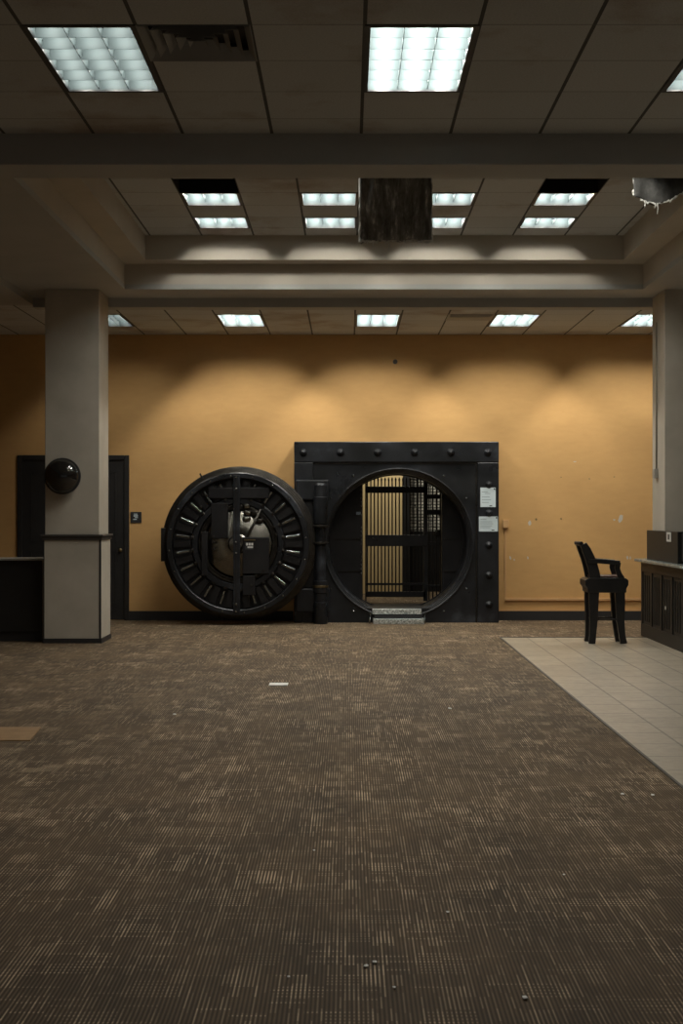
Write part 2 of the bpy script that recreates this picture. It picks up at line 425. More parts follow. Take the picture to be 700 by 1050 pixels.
for k, (a, t) in enumerate(zip(rear_l, rl)): fixture(*a, CEIL, 6, t, 'lights in front of the orange wall', PW*(.3 if k == 0 else 1.3), .004, .043, .086)
pos = ['leftmost', 'second from the left', 'third from the left', 'rightmost']
for k, a in enumerate(cof_l):
    if k < 8: t = '%s square light in the %s row of the recessed ceiling' % (pos[k % 4], 'nearer' if k < 4 else 'farther')
    else: t = 'square light hidden above the beam in the recessed ceiling, %s' % ('left of the hanging insulation' if k == 8 else 'right of the hanging insulation')
    fixture(*a, COF, 3, t, 'square lights in the recessed ceiling', PW*.85, .028, .060, .086)

# air vents
def vent(a, z, label, linear=False):
    x0, x1, y0, y1 = a; r = thing('air_vent', label, 'air vent', ((x0+x1)/2, (y0+y1)/2, z))
    obj('backing', B(x0, x1, y0, y1, z+.10, z+.11), 'void' if linear else 'trim_dark', r)
    bm = bmesh.new()
    if linear:
        box(bm, x0, x1, y0+.3, y1, z, z+.02)
        for k in range(4): box(bm, x0+.03, x1-.03, y0+.05+k*.06, y0+.075+k*.06, z-.004, z+.02)
        box(bm, x0, x0+.03, y0, y1, z-.004, z+.02); box(bm, x1-.03, x1, y0, y1, z-.004, z+.02)
        obj('grille', bm, 'vent', r)
    else:
        cx, cy = (x0+x1)/2, (y0+y1)/2
        for k in range(5):
            h = .300-k*.062; g = h-.040
            zo, zi = z-.006, z+.045
            c0 = [(cx-h,cy-h,zo), (cx+h,cy-h,zo), (cx+h,cy+h,zo), (cx-h,cy+h,zo)]
            c1 = [(cx-g,cy-g,zi), (cx+g,cy-g,zi), (cx+g,cy+g,zi), (cx-g,cy+g,zi)]
            for i in range(4): quad(bm, c0[i], c0[(i+1) % 4], c1[(i+1) % 4], c1[i])
        for aa in ((x0,cx-.3,y0,y1), (cx+.3,x1,y0,y1)): box(bm, *aa, z-.006, z+.01)
        obj('cone_rings', bm, 'vent', r)
vent(front_vent, CEIL, 'square air diffuser with nested rings beside the left near light')
vent(rear_vent, CEIL, 'dark slotted air vent in the far ceiling above the orange wall', True)

# ------------------------------------------------------------------ columns
def column(name, x0, x1, y0, y1):
    r = bpy.data.objects.new(name, None); C.objects.link(r); r.location = ((x0+x1)/2, y0, 0); r['kind'] = 'structure'
    obj('shaft', B(x0+.012, x1-.022, y0+.012, y1-.012, 1.3, SOF), 'column', r, bevel=.006)
    obj('base_cladding', B(x0, x1, y0, y1, .055, 1.27), 'column', r, bevel=.003)
    bm = B(x0-.035, x1+.03, y0-.03, y1+.03, 1.275, 1.30); box(bm, x0-.015, x1+.015, y0-.015, y1+.015, 1.235, 1.275)
    obj('chair_rail', bm, 'trim_dark', r, bevel=.006)
    bm = B(x0-.012, x1+.012, y0-.012, y1+.012, 0, .055)
    obj('plinth', bm, 'black_paint', r)
    bm = B(x1-.02, x1+.004, y0-.004, y0+.006, .055, 1.24); box(bm, x0-.004, x0+.006, y0-.004, y0+.006, .055, 1.24)
    obj('corner_strip', bm, 'black_paint', r)
column('trim_7', -3.645, -2.963, 17.29, 17.98)
r = bpy.data.objects.new('trim_8', None); C.objects.link(r); r.location = (4.1, 17.3, 0); r['kind'] = 'structure'
obj('shaft', B(3.79, 4.47, 17.3, 18.0, 0, SOF), 'column', r, bevel=.006)

# conduit on the right column
r = thing('electrical_conduit', 'thin vertical conduit with small switch box on the side of the right column', 'conduit', (3.775, 17.7, 1.9))
obj('pipe', tube(bmesh.new(), [(3.78,17.72,2.05), (3.78,17.72,3.9)], .009), 'conduit_grey', r, smooth=True)
obj('switch_box', B(3.745, 3.79, 17.66, 17.79, 1.99, 2.10), 'edge_grey', r, bevel=.004)

# convex dome on the left column
cx, cz = at(62, 488, 17.1)
r = thing('convex_mirror', 'round black glossy dome mirror mounted on the left column', 'mirror', (cx, 17.25, cz))
R0 = .205
prof = [(R0, 17.21)]+[(R0*math.cos(t*PI/2/14), 17.21-.15*math.sin(t*PI/2/14)) for t in range(0, 14)]+[(.004, 17.06)]
obj('dome', lathe_y(bmesh.new(), cx, cz, prof, 64, False, True), 'mirror_black', r, smooth=True)
obj('rim', lathe_y(bmesh.new(), cx, cz, [(R0-.01,17.2), (R0+.012,17.2), (R0+.012,17.235), (R0-.01,17.235)], 64, True, True), 'black_paint', r)
obj('bracket', B(cx-.05, cx+.05, 17.235, 17.302, cz-.05, cz+.05), 'black_paint', r)

# ------------------------------------------------------------------ doors, sign
r = bpy.data.objects.new('door_1', None); C.objects.link(r); r.location = (-4.0, WY, 0); r['kind'] = 'structure'
x0, x1, zt = -4.81, -3.185, 2.40
bm = B(x0, x0+.07, WY-.035, WY, 0, zt); box(bm, x1-.07, x1, WY-.035, WY, 0, zt); box(bm, x0+.07, x1-.07, WY-.035, WY, zt-.07, zt)
obj('door_frame', bm, 'door_wood', r, bevel=.006)
xm = (x0+x1)/2
for s, (a, b_) in enumerate(((x0+.07, xm-.003), (xm+.003, x1-.07))):
    bm = B(a, b_, WY-.014, WY-.002, .01, zt-.07)
    for (za, zb) in ((.25, 1.0), (1.15, 2.15)):
        for q in ((a+.12, a+.14, za, zb), (b_-.14, b_-.12, za, zb)): box(bm, q[0], q[1], WY-.022, WY-.014, q[2], q[3])
        for zz in (za, zb): box(bm, a+.12, b_-.12, WY-.022, WY-.014, zz-.01, zz+.01)
    lf = obj('door_leaf', bm, 'door_wood', r)
    kx = b_-.06 if s == 0 else b_-.05
    kb = lathe_y(bmesh.new(), kx, 1.02, [(.02,WY-.014), (.012,WY-.03), (.012,WY-.045), (.028,WY-.055), (.03,WY-.07), (.015,WY-.082)], 20, True, True)
    k_ = obj('door_knob', kb, 'brass', lf, smooth=True)
r = thing('restroom_sign', 'small square black sign with pale lettering beside the dark door', 'sign', (-3.086, WY, 1.496))
obj('plate', B(-3.166, -3.006, WY-.012, WY, 1.418, 1.576), 'black_paint', r, bevel=.003)
bm = bmesh.new()
def sq(x, z, w, h): box(bm, -3.166+x-w/2, -3.166+x+w/2, WY-.015, WY-.012, 1.418+z-h/2, 1.418+z+h/2)
sq(.075,.125,.05,.012); sq(.06,.10,.03,.02); sq(.092,.10,.03,.02); sq(.085,.075,.045,.012); sq(.065,.05,.05,.014)
obj('lettering', bm, 'paper', r)

# ------------------------------------------------------------------ left counter
r = thing('teller_counter', 'black low counter with grey top edge beside the left column', 'counter', (-5.1, 17.5, 0))
obj('body', B(XL+.02, -3.70, 17.5, 18.1, .12, .985), 'counter_black', r, bevel=.004)
obj('top', B(XL+.02, -3.68, 17.46, 18.13, .985, 1.004), 'edge_grey', r, bevel=.003)  # grey colour paints in the thin highlight along the top
obj('plinth', B(XL+.02, -3.72, 17.53, 18.08, 0, .12), 'black_paint', r)
obj('corner_strip', B(-3.705, -3.69, 17.485, 17.5, .0, .985), 'edge_grey', r)

# ------------------------------------------------------------------ vault frame
VF = 20.55
fr = thing('vault_doorway', 'large square black steel vault doorway with a round opening', 'vault doorway', (.684, VF, 0))
fx0, fx1, fz1 = -.771, 2.139, 2.574
def plate_with_hole(bm, x0, x1, z0, z1, y0, y1, cx, cz, R, n=128):
    def edge(a):
        c, s = math.cos(a), math.sin(a); t = 1e9
        if c > 1e-9: t = min(t, (x1-cx)/c)
        if c < -1e-9: t = min(t, (x0-cx)/c)
        if s > 1e-9: t = min(t, (z1-cz)/s)
        if s < -1e-9: t = min(t, (z0-cz)/s)
        return cx+c*t, cz+s*t
    angs = sorted([2*PI*i/n for i in range(n)]+[math.atan2(z-cz, x-cx) % (2*PI) for x in (x0,x1) for z in (z0,z1)])
    rows = []
    for a in angs:
        ex, ez = edge(a); ix, iz = cx+R*math.cos(a), cz+R*math.sin(a)
        rows.append([bm.verts.new(p) for p in ((ix,y0,iz), (ex,y0,ez), (ex,y1,ez), (ix,y1,iz))])
    for i in range(len(rows)):
        a, b = rows[i], rows[(i+1) % len(rows)]
        for k in range(4): bm.faces.new((a[k], b[k], b[(k+1) % 4], a[(k+1) % 4]))
    return bm
obj('face_plate', plate_with_hole(bmesh.new(), fx0, fx1, 0, fz1, VF, WY, VX, VZ, VR), 'vault', fr)
# raised border
bm = bmesh.new(); by = VF-.035
box(bm, fx0, fx1, by, VF, 2.28, fz1); box(bm, 1.835, fx1, by, VF, 0, 2.28); box(bm, fx0, -.50, by, VF, 0, 2.28)
obj('raised_border', bm, 'vault', fr, bevel=.012)
bm = bmesh.new()
box(bm, -.50, 1.835, VF-.012, VF, 2.255, 2.28); box(bm, 1.81, 1.835, VF-.012, VF, .0, 2.255)
obj('inner_bead', bm, 'vault_edge', fr, bevel=.004)
# stepped jamb
prof = [(1.075,VF), (1.075,VF-.015), (1.06,VF-.02), (1.045,VF-.01), (1.045,VF+.06), (1.03,VF+.065), (1.03,VF+.14), (1.015,VF+.145), (1.015,VF+.24), (1.0,VF+.245), (1.0,VF+.82)]
obj('stepped_jamb', lathe_y(bmesh.new(), VX, VZ, prof, 128), 'vault', fr, smooth='auto')
def domebolt(x, z, y, r=.038):
    return lathe_y(bmesh.new(), x, z, [(r*1.5,y), (r*1.5,y-.012), (r,y-.014), (r*.95,y-.03), (r*.6,y-.045), (.004,y-.05)], 20, False, True)
for px in (311, 349, 387, 425, 462, 500):
    x, z = at(px, 464, by); obj('bolt', domebolt(x, z, by), 'vault', fr, smooth=True)
for py in (497, 526, 559, 590, 620):
    x, z = at(501, py, by); obj('bolt', domebolt(x, z, by, .034), 'vault', fr, smooth=True)
for k in range(16):       # small screws round the hole
    a = 2*PI*(k+.5)/16; x, z = VX+1.16*math.cos(a), VZ+1.16*math.sin(a)
    if z < .05 or z > 2.24 or x < -.4: continue
    obj('screw', lathe_y(bmesh.new(), x, z, [(.014,VF), (.014,VF-.008), (.003,VF-.01)], 12, False, True), 'steel', fr, smooth=True)
# vestibule plate behind the jamb with a tall rectangular passage
PY = 21.37; px0, px1 = .213, 1.385
obj('passage_plate', B(VX-1.1, px0, PY, PY+.25, .0, 2.3), 'vault_dark', fr)
obj('passage_plate', B(px1, VX+1.1, PY, PY+.25, .0, 2.3), 'vault_dark', fr)
for z in (1.17, .69):
    obj('seam_strip', B(VX-.93, px0-.03, PY-.02, PY, z, z+.012), 'vault_edge', fr)
    obj('seam_strip', B(px1+.03, VX+.93, PY-.02, PY, z, z+.012), 'vault_edge', fr)
bm = bmesh.new(); lathe_y(bm, VX, VZ, [(1.0, PY-.03), (.985, PY-.03), (.985, PY)], 96)
for k in range(22):
    z = 1.97-k*.062
    if k in (8, 9, 15): continue
    obj('stud', lathe_y(bmesh.new(), px0-.025, z, [(.012,PY), (.012,PY-.012), (.003,PY-.016)], 8, False, True), 'steel', fr)
obj('inner_lip', bm, 'vault_dark', fr)
obj('latch_block', B(px0-.10, px0-.03, PY-.03, PY, 1.53, 1.58), 'steel', fr, bevel=.004)
# floor fill in the round opening (threshold)
obj('threshold', B(VX-.55, VX+.55, VF+.02, PY+.3, .16, .20), 'vault_dark', fr)

# vault room behind
VI = .20
struct('floor_vault', B(-1.0, 3.6, PY+.25, 26.0, VI-.05, VI), 'carpet')
struct('wall_vault_back', B(-1.0, 3.6, 26.0, 26.1, VI, 3.2), 'tan_wall')
struct('wall_vault_left', B(-1.1, -1.0, PY+.25, 26.0, VI, 3.2), 'tan_wall')
struct('wall_vault_right', B(3.6, 3.7, PY+.25, 26.0, VI, 3.2), 'tan_wall')
struct('ceiling_vault', B(-1.0, 3.6, PY+.25, 26.0, 3.2, 3.3), 'tan_wall')
bm = bmesh.new(); box(bm, -1.0, VX-1.1, PY+.15, PY+.25, VI, 3.2); box(bm, VX+1.1, 3.6, PY+.15, PY+.25, VI, 3.2); box(bm, VX-1.1, VX+1.1, PY+.15, PY+.25, 2.3, 3.2)
struct('wall_vault_front', bm, 'vault_dark')
struct('wall_vault_partition', B(-.99, .92, 24.4, 24.5, VI, 3.19), 'tan_wall')
r = thing('vault_post', 'dark steel post at the end of the tan wall inside the vault', 'post', (.97, 24.45, VI))
obj('post', B(.93, 1.03, 24.35, 24.5, VI, 3.18), 'vault_dark', r)
r = thing('deposit_box_bank', 'wall of small pale safe deposit boxes glittering behind the grille bars', 'safe deposit boxes', (1.8, 25.0, 1.26))
obj('box_doors', B(1.05, 2.6, 25.0, 25.4, 1.25, 3.1), 'boxes', r)
obj('bank_base', B(1.05, 2.6, 24.95, 25.4, VI, 1.245), 'vault_dark', r)
ld = bpy.data.lights.new('vault_lamp', 'AREA'); ld.shape = 'RECTANGLE'; ld.size = .5; ld.size_y = 1.1; ld.energy = 34; ld.color = (1, .96, .80)
r = thing('vault_ceiling_light', 'warm light on the ceiling inside the vault, above the grille gate', 'ceiling light', (.75, 23.3, 3.2))
obj('frame', B(.45, 1.05, 22.7, 23.9, 3.14, 3.2), 'lamp_white', r)
lo = bpy.data.objects.new('vault_lamp', ld); C.objects.link(lo); lo.location = (0, 0, -.07); lo.parent = r

# grille gate
GY = 21.95
def gx(px): return (px-357)/FP*GY
def gz(py): return CH+(526-py)/FP*GY
g = thing('grille_gate', 'barred inner steel gate with three cross rails seen through the round opening', 'gate', (gx(405), GY, VI))
for k in range(17):
    x = gx(376.4+k*3.65)
    bm = lathe_z(bmesh.new(), x, GY, [(.0105,gz(607)), (.0105,gz(493)), (.016,gz(492)), (.004,gz(489.5))], 8)
    obj('bar', bm, 'vault_dark', g)
obj('top_rail', B(gx(375), gx(436), GY-.03, GY+.03, gz(505.5), gz(498.8)), 'vault_dark', g, bevel=.004)
lk = obj('lock_rail', B(gx(375), gx(438.5), GY-.045, GY+.045, gz(560), gz(548.5)), 'vault_dark', g, bevel=.004)
obj('bottom_rail', B(gx(375), gx(436), GY-.02, GY+.02, gz(600), gz(597.8)), 'vault_dark', g)
obj('bottom_rail', B(gx(375), gx(436), GY-.03, GY+.03, gz(612), gz(606.5)), 'vault_dark', g)
obj('hinge_stile', B(gx(434), gx(438.5), GY-.03, GY+.03, VI+.02, gz(486)), 'vault_dark', g)
bm = tube(bmesh.new(), [(gx(381),GY-.05,gz(551)), (gx(382),GY-.09,gz(552)), (gx(387),GY-.09,gz(554.5))], .009, 8)
obj('handle', bm, 'steel', lk, smooth=True)
for px in (375.3,):
    obj('latch_stile', B(gx(374.2), gx(375.6), GY-.03, GY+.03, VI+.02, gz(490)), 'vault_dark', g)
g = thing('fixed_grille', 'narrow fixed barred panel right of the gate inside the opening', 'grille', (gx(446), GY+.10, VI))
for k in range(4):
    x = gx(440.2+k*3.8); obj('bar', lathe_z(bmesh.new(), x, GY+.10, [(.011,VI+.02), (.011,2.45)], 8), 'vault_dark', g)
for (a, b_) in ((507, 511.5), (522.5, 528), (556, 559), (600, 602)):
    obj('rail', B(gx(438.5), gx(453), GY+.07, GY+.13, gz(b_), gz(a)), 'vault_dark', g)
obj('dial_plate', lathe_y(bmesh.new(), gx(448.5), gz(547), [(.055,GY+.07), (.055,GY+.055), (.03,GY+.05), (.03,GY+.03)], 24, True, True), 'vault_edge', g)

# steps
r = thing('metal_steps', 'two silver diamond plate steps at the foot of the vault opening', 'steps', (.75, 20.2, 0))
sx0, _ = at(382.5, 637, 20.25); sx1, _ = at(434.5, 637, 20.25)
obj('lower_step', B(sx0, sx1, 20.22, 20.50, .004, .072), 'plate', r, bevel=.003)
obj('riser', B(sx0+.02, sx1-.02, 20.36, 20.50, .0, .135), 'black_paint', r)  # black colour paints in the shade on the riser
obj('upper_step', B(sx0-.01, sx1-.03, 20.34, 20.51, .135, .202), 'plate', r, bevel=.003)
for x in (sx0-.05, sx1+.01):
    bm = tube(bmesh.new(), [(x,20.24,.01), (x,20.26,.09), (x+.02,20.42,.14)], .012, 8); obj('side_bracket', bm, 'steel', r, smooth=True)

# ------------------------------------------------------------------ vault door, swung open flat beside its frame
DX, DZ = -1.535, 1.129
dr = thing('vault_door', 'massive round vault door swung open, showing its ring of bolts', 'vault door', (DX, 20.9, 0))
prof = [(1.07,20.80), (1.085,20.72), (1.085,20.56), (1.07,20.55), (1.07,20.50), (1.045,20.49), (1.045,20.42), (1.02,20.41), (1.02,20.32), (.995,20.31), (.995,20.22), (.995,20.20), (.995,20.10), (.985,20.09)]
obj('stepped_plug', lathe_y(bmesh.new(), DX, DZ, prof, 128, True), 'vault_edge', dr, smooth='auto')
obj('front_ring', lathe_y(bmesh.new(), DX, DZ, [(.99,20.09), (.98,20.075), (.925,20.075), (.915,20.09), (.915,20.30)], 128), 'vault', dr, smooth='auto')
obj('back_plate', lathe_y(bmesh.new(), DX, DZ, [(.92,20.30), (.02,20.30)], 96), 'vault_dark', dr)
obj('carrier_ring', lathe_y(bmesh.new(), DX, DZ, [(.64,20.30), (.64,20.17), (.63,20.155), (.565,20.155), (.56,20.17), (.56,20.30)], 96), 'vault', dr, smooth='auto')
obj('inner_ring', lathe_y(bmesh.new(), DX, DZ, [(.545,20.22), (.545,20.205), (.53,20.20), (.525,20.215), (.50,20.215), (.495,20.20), (.485,20.20), (.48,20.22)], 96), 'vault_edge', dr, smooth='auto')
obj('turned_disc', lathe_y(bmesh.new(), 0, 0, [(.52,20.29), (.40,20.24), (.39,20.23), (.14,20.18), (.12,20.15), (.02,20.145)], 96), 'turned', dr, smooth='auto')
o = bpy.context.scene.collection.objects[-1]
o.parent = dr; o.matrix_parent_inverse = Matrix.Translation(-Vector(dr.location)); o.location = (DX, 0, DZ)
nb = 22
for k in range(nb):
    a = 2*PI*(k+.5)/nb; c, s = math.cos(a), math.sin(a)
    P = lambda r_, y: (DX+r_*c, y, DZ+r_*s)
    bm = tube(bmesh.new(), [P(.68,20.16), P(.865,20.16)], .017, 14); b1 = obj('locking_bolt', bm, 'steel', dr, smooth='auto')
    bm = tube(bmesh.new(), [P(.62,20.15), P(.65,20.15)], .026, 12); obj('bolt_collar', bm, 'vault_edge', b1)
    if k % 1 == 0:
        a2 = a+PI/nb; cc, ss = math.cos(a2), math.sin(a2)
        bm = bmesh.new(); q = [(DX+rr*math.cos(a2+da), DZ+rr*math.sin(a2+da)) for rr, da in ((.66,-.06), (.66,.06), (.90,.055), (.90,-.055))]
        lo_ = [bm.verts.new((x, 20.30, z)) for x, z in q]; hi_ = [bm.verts.new((x, 20.20, z)) for x, z in q]
        bm.faces.new(hi_)
        for i in range(4): bm.faces.new((lo_[i], lo_[(i+1) % 4], hi_[(i+1) % 4], hi_[i]))
        obj('bolt_guide', bm, 'vault_dark', dr)
# centre stile of the inner cover
bm = B(DX-.06, DX+.035, 20.05, 20.09, DZ-.955, DZ+.955); obj('centre_stile', bm, 'vault', dr, bevel=.006)
bm = B(DX-.025, DX-.012, 20.044, 20.05, DZ-.94, DZ+.94); obj('stile_seam', bm, 'vault_edge', dr)
for z in (.93, .77, .03, -.12, -.83, -.93):
    obj('screw', lathe_y(bmesh.new(), DX-.018, DZ+z, [(.014,20.045), (.014,20.035), (.004,20.03)], 12, False, True), 'steel', dr)
# combination lock boxes and linkage
def dpx(px, py, Z=20.13): return at(px, py, Z)
def dbox(name, px0, py0, px1, py1, y0, y1, m_, bev=.006):
    x0, z1 = dpx(px0, py0, y0); x1, z0 = dpx(px1, py1, y0)
    return obj(name, B(x0, x1, y0, y1, z0, z1), m_, dr, bevel=bev)
dbox('lock_case', 249, 551, 276, 588, 20.11, 20.30, 'vault_dark')
dbox('lock_case', 217, 516, 234, 552, 20.12, 20.30, 'vault_dark')
dbox('tie_bar', 207, 545, 213, 590, 20.10, 20.30, 'vault_dark')
dbox('tie_bar', 214, 500, 276, 511, 20.12, 20.30, 'vault_dark')
dbox('tie_bar', 249, 590, 262, 610, 20.12, 20.30, 'vault_dark')
dbox('name_plate', 250.5, 553.0, 262, 554.2, 20.10, 20.11, 'brass', 0)
p_ = dbox('name_plate', 251.5, 555.6, 260.5, 563.4, 20.104, 20.11, 'black_paint', 0)
bm = bmesh.new()
for px in (252.6, 255.2, 257.8):
    x0, z1 = dpx(px, 556.6, 20.1); x1, z0 = dpx(px+1.9, 559.2, 20.1); box(bm, x0, x1, 20.100, 20.104, z0, z1)
x0, z1 = dpx(254, 560.2, 20.1); x1, z0 = dpx(259.6, 561.8, 20.1); box(bm, x0, x1, 20.100, 20.104, z0, z1)
q = obj('lettering', bm, 'white_plastic', p_)
for (px, py) in ((253,519), (254,526), (253,532), (262,526), (266,534)):   # spindle drums
    x, z = dpx(px, py, 20.15)
    bm = lathe_z(bmesh.new(), x, 20.2, [(.045,z-.03), (.055,z-.02), (.055,z+.02), (.045,z+.03)], 20); obj('drum', bm, 'turned' if px < 256 else 'vault_edge', dr, smooth='auto')
for (px, py) in ((263,590), (258,600), (247,605), (281,540), (283,548), (270,585), (255,612), (212,508), (206,520), (232,517), (219,556), (219,550), (219,563)):
    x, z = dpx(px, py, 20.1); obj('pin', lathe_y(bmesh.new(), x, z, [(.018,20.30), (.018,20.11), (.004,20.105)], 10, False, True), 'vault_edge', dr, smooth='auto')
bm = tube(bmesh.new(), [(*([dpx(246,566,20.15)[0], 20.16]), dpx(246,566,20.15)[1]), (dpx(268,522,20.15)[0], 20.16, dpx(268,522,20.15)[1])], .02, 10)
obj('link_rod', bm, 'vault_edge', dr, smooth=True)
# rim handles / latch on the left edge
x0, z1 = at(167.3, 541, 20.5); x1, z0 = at(175, 575, 20.5)
obj('edge_lug', B(x0, x1, 20.42, 20.62, z0, z1), 'vault_dark', dr, bevel=.01)
x, z = at(207, 488, 20.4); obj('rim_pin', tube(bmesh.new(), [(x+.03,20.4,z-.05), (x-.01,20.4,z+.03)], .012, 8), 'vault_dark', dr)
for k in range(20):
    a = 2*PI*(k+.3)/20
    obj('rim_screw', lathe_y(bmesh.new(), DX+.952*math.cos(a), DZ+.952*math.sin(a), [(.012,20.075), (.012,20.066), (.003,20.062)], 10, False, True), 'steel', dr)
for o in [c for c in dr.children] + [g for c in dr.children for g in c.children]:
    for v_ in o.data.vertices: v_.co.y = 20.0+(v_.co.y-20.05)*.62
# crane hinge
hx = at(328.5, 500, 20.3)[0]
prof = [(.10,.0), (.10,.30), (.085,.31), (.085,.43), (.10,.44), (.10,.60), (.075,.61), (.075,1.40), (.10,1.41), (.10,1.78), (.085,1.79), (.085,1.95), (.06,1.98)]
hg = obj('hinge_post', lathe_z(bmesh.new(), hx, 20.32, prof, 32), 'vault', fr, smooth='auto')
obj('upper_arm', B(-.74, hx+.12, 20.36, 20.52, 1.74, 2.03), 'vault', hg, bevel=.02)
obj('lower_arm', B(-.74, hx+.12, 20.36, 20.52, .16, .50), 'vault', hg, bevel=.02)
obj('arm_web', B(-.74, hx-.10, 20.42, 20.51, .50, 1.74), 'vault_dark', hg, bevel=.01)
for z in (.51, 1.12, 1.36):
    obj('collar', lathe_z(bmesh.new(), hx, 20.32, [(.105,z), (.112,z+.005), (.112,z+.028), (.105,z+.033)], 32), 'brass' if z < .6 else 'vault_edge', hg, smooth='auto')

# ------------------------------------------------------------------ notices, chips, conduit
def notice(px0, py0, px1, py1, label, lines):
    y = by-.0035
    x0, z1 = at(px0, py0, y); x1, z0 = at(px1, py1, y)
    r = thing('notice', label, 'paper notice', ((x0+x1)/2, y, (z0+z1)/2), None)
    obj('sheet', B(x0, x1, y-.004, y, z0, z1), 'paper', r)
    bm = bmesh.new()
    for (t, a, b_) in lines:
        zz = z1-(z1-z0)*t; w = x1-x0; box(bm, x0+w*a, x0+w*b_, y-.005, y-.004, zz-.004, zz+.003)
    obj('text_lines', bm, 'ink', r)
    obj('pushpin', lathe_y(bmesh.new(), x1-.018, z1-.018, [(.012,y-.004), (.012,y-.012), (.004,y-.014)], 10, False, True), 'black_paint', r)
    obj('corner_mark', B(x1-.09, x1-.05, y-.0055, y-.004, z0+.012, z0+.024), 'black_paint', r)
notice(492.3, 500, 508, 520, 'upright pale blue paper notice taped on the right side of the vault frame', [(.22,.1,.5), (.30,.3,.65), (.48,.1,.6), (.62,.1,.7), (.76,.1,.55)])
notice(490.8, 529.6, 510.2, 545, 'wide pale paper notice below the upright one on the vault frame', [(.2,.08,.4), (.35,.08,.7), (.48,.08,.75), (.62,.08,.7), (.74,.08,.6)])

def chip(px, py, w, h, tilt=0, m_='white_chip'):
    x, z = at(px, py, WY); bm = bmesh.new(); vs = []; n = 12
    for i in range(n):
        a = 2*PI*i/n; r_ = .5*random.uniform(.75, 1.15); u, v = w*r_*math.cos(a), h*r_*math.sin(a)
        vs.append((x+u*math.cos(tilt)-v*math.sin(tilt), z+u*math.sin(tilt)+v*math.cos(tilt)))
    f0 = [bm.verts.new((p[0], WY-.003, p[1])) for p in vs]; f1 = [bm.verts.new((p[0], WY, p[1])) for p in vs]
    bm.faces.new(f0)
    for i in range(n): bm.faces.new((f0[i], f0[(i+1) % n], f1[(i+1) % n], f1[i]))
    obj('paint_chip', bm, m_, wall)
for c_ in ((636,532,.07,.14,-.3), (629.5,533,.03,.03,0), (543,536.5,.05,.08,0), (523,572,.025,.06,.2), (527,574,.02,.03,0), (541,572,.02,.05,.2), (643,572,.03,.06,.2), (646,572,.02,.05,0), (589,473.5,.05,.015,0)): chip(*c_)
for c_ in ((549.5,532.5,.03,.03,0), (575,489.5,.02,.02,0), (604,491,.03,.015,0), (629.5,489,.03,.015,0), (575,532,.03,.02,0)): chip(*c_, m_='brass')
x, z = at(405, 371, WY)
tag(obj('sprinkler_head', lathe_y(bmesh.new(), x, z, [(.035,WY), (.03,WY-.02), (.015,WY-.03), (.015,WY-.06), (.03,WY-.065), (.005,WY-.08)], 16, False, True), 'trim_dark', None, smooth='auto'), 'small round sprinkler head high on the orange wall above the vault', 'sprinkler')

r = thing('wall_raceway', 'orange painted outlet box and conduit running down and along the wall beside the vault', 'conduit', (2.29, WY, .3))
x0, z1 = at(515, 533, WY); x1, z0 = at(521, 541.5, WY)
obj('outlet_box', B(x0, x1, WY-.05, WY, z0, z1), 'conduit', r, bevel=.006)
xc = (x0+x1)/2; zr = at(0, 614.5, WY)[1]
obj('vertical_conduit', B(xc-.012, xc+.012, WY-.018, WY, zr, z0), 'conduit', r)
obj('horizontal_conduit', B(xc-.012, 4.3, WY-.03, WY, zr-.02, zr+.02), 'conduit', r, bevel=.004)

# ------------------------------------------------------------------ right counter
r = thing('bank_counter', 'dark wood panelled counter with grey stone top at the right edge', 'counter', (4.2, 16.4, 0))
H = CH-.58
bm = bmesh.new(); box(bm, 3.74, 4.75, 12.6, 17.27, .10, H-.035); box(bm, 3.74, 4.75, 18.03, 18.38, .10, H-.035); box(bm, 3.74, 3.782, 17.27, 18.03, .10, H-.035)
obj('cabinet', bm, 'counter_wood', r)
bm = bmesh.new(); box(bm, 3.725, 3.74, 12.6, 18.385, .0, .16); box(bm, 3.725, 3.74, 12.6, 18.385, H-.16, H-.035)
yy = 18.33
while yy > 13: 
    box(bm, 3.725, 3.74, yy-.03, yy+.05, .16, H-.16)
    for k in range(1, 4): box(bm, 3.732, 3.74, yy-.03-k*.12-.008, yy-.03-k*.12+.008, .2, H-.2)
    yy -= .56
obj('panel_moulding', bm, 'counter_wood', r, bevel=.004)
bm = bmesh.new(); box(bm, 3.64, 4.8, 12.5, 17.27, H-.035, H); box(bm, 3.64, 4.8, 18.03, 18.40, H-.035, H); box(bm, 3.64, 3.785, 17.27, 18.03, H-.035, H)
obj('stone_top', bm, 'stone', r, bevel=.008)
bm = bmesh.new(); box(bm, 3.745, 3.785, 16.42, 18.12, H, H+.365); box(bm, 3.785, 4.3, 16.42, 16.46, H, H+.365)
rs = thing('counter_screen', 'dark upright privacy panel standing on the stone counter top by the column', 'panel', (3.76, 17.2, H))
obj('panel', bm, 'ledge_panel', rs, bevel=.004)
obj('label', B(3.741, 3.745, 16.75, 16.98, H+.245, H+.355), 'white_plastic', rs)
obj('label_mark', B(3.738, 3.741, 16.83, 16.90, H+.27, H+.33), 'black_paint', rs)
rm = thing('desk_monitor', 'black monitor box cut off by the right edge on the stone counter', 'monitor', (3.9, 16.0, H))
obj('case', B(3.78, 3.98, 15.7, 16.38, H+.03, H+.35), 'counter_black', rm, bevel=.01)
obj('foot', B(3.82, 3.94, 15.85, 16.2, H, H+.03), 'counter_black', rm)
obj('socket_plate', B(3.738, 3.7405, 17.0, 17.05, .42, .46), 'white_plastic', r)

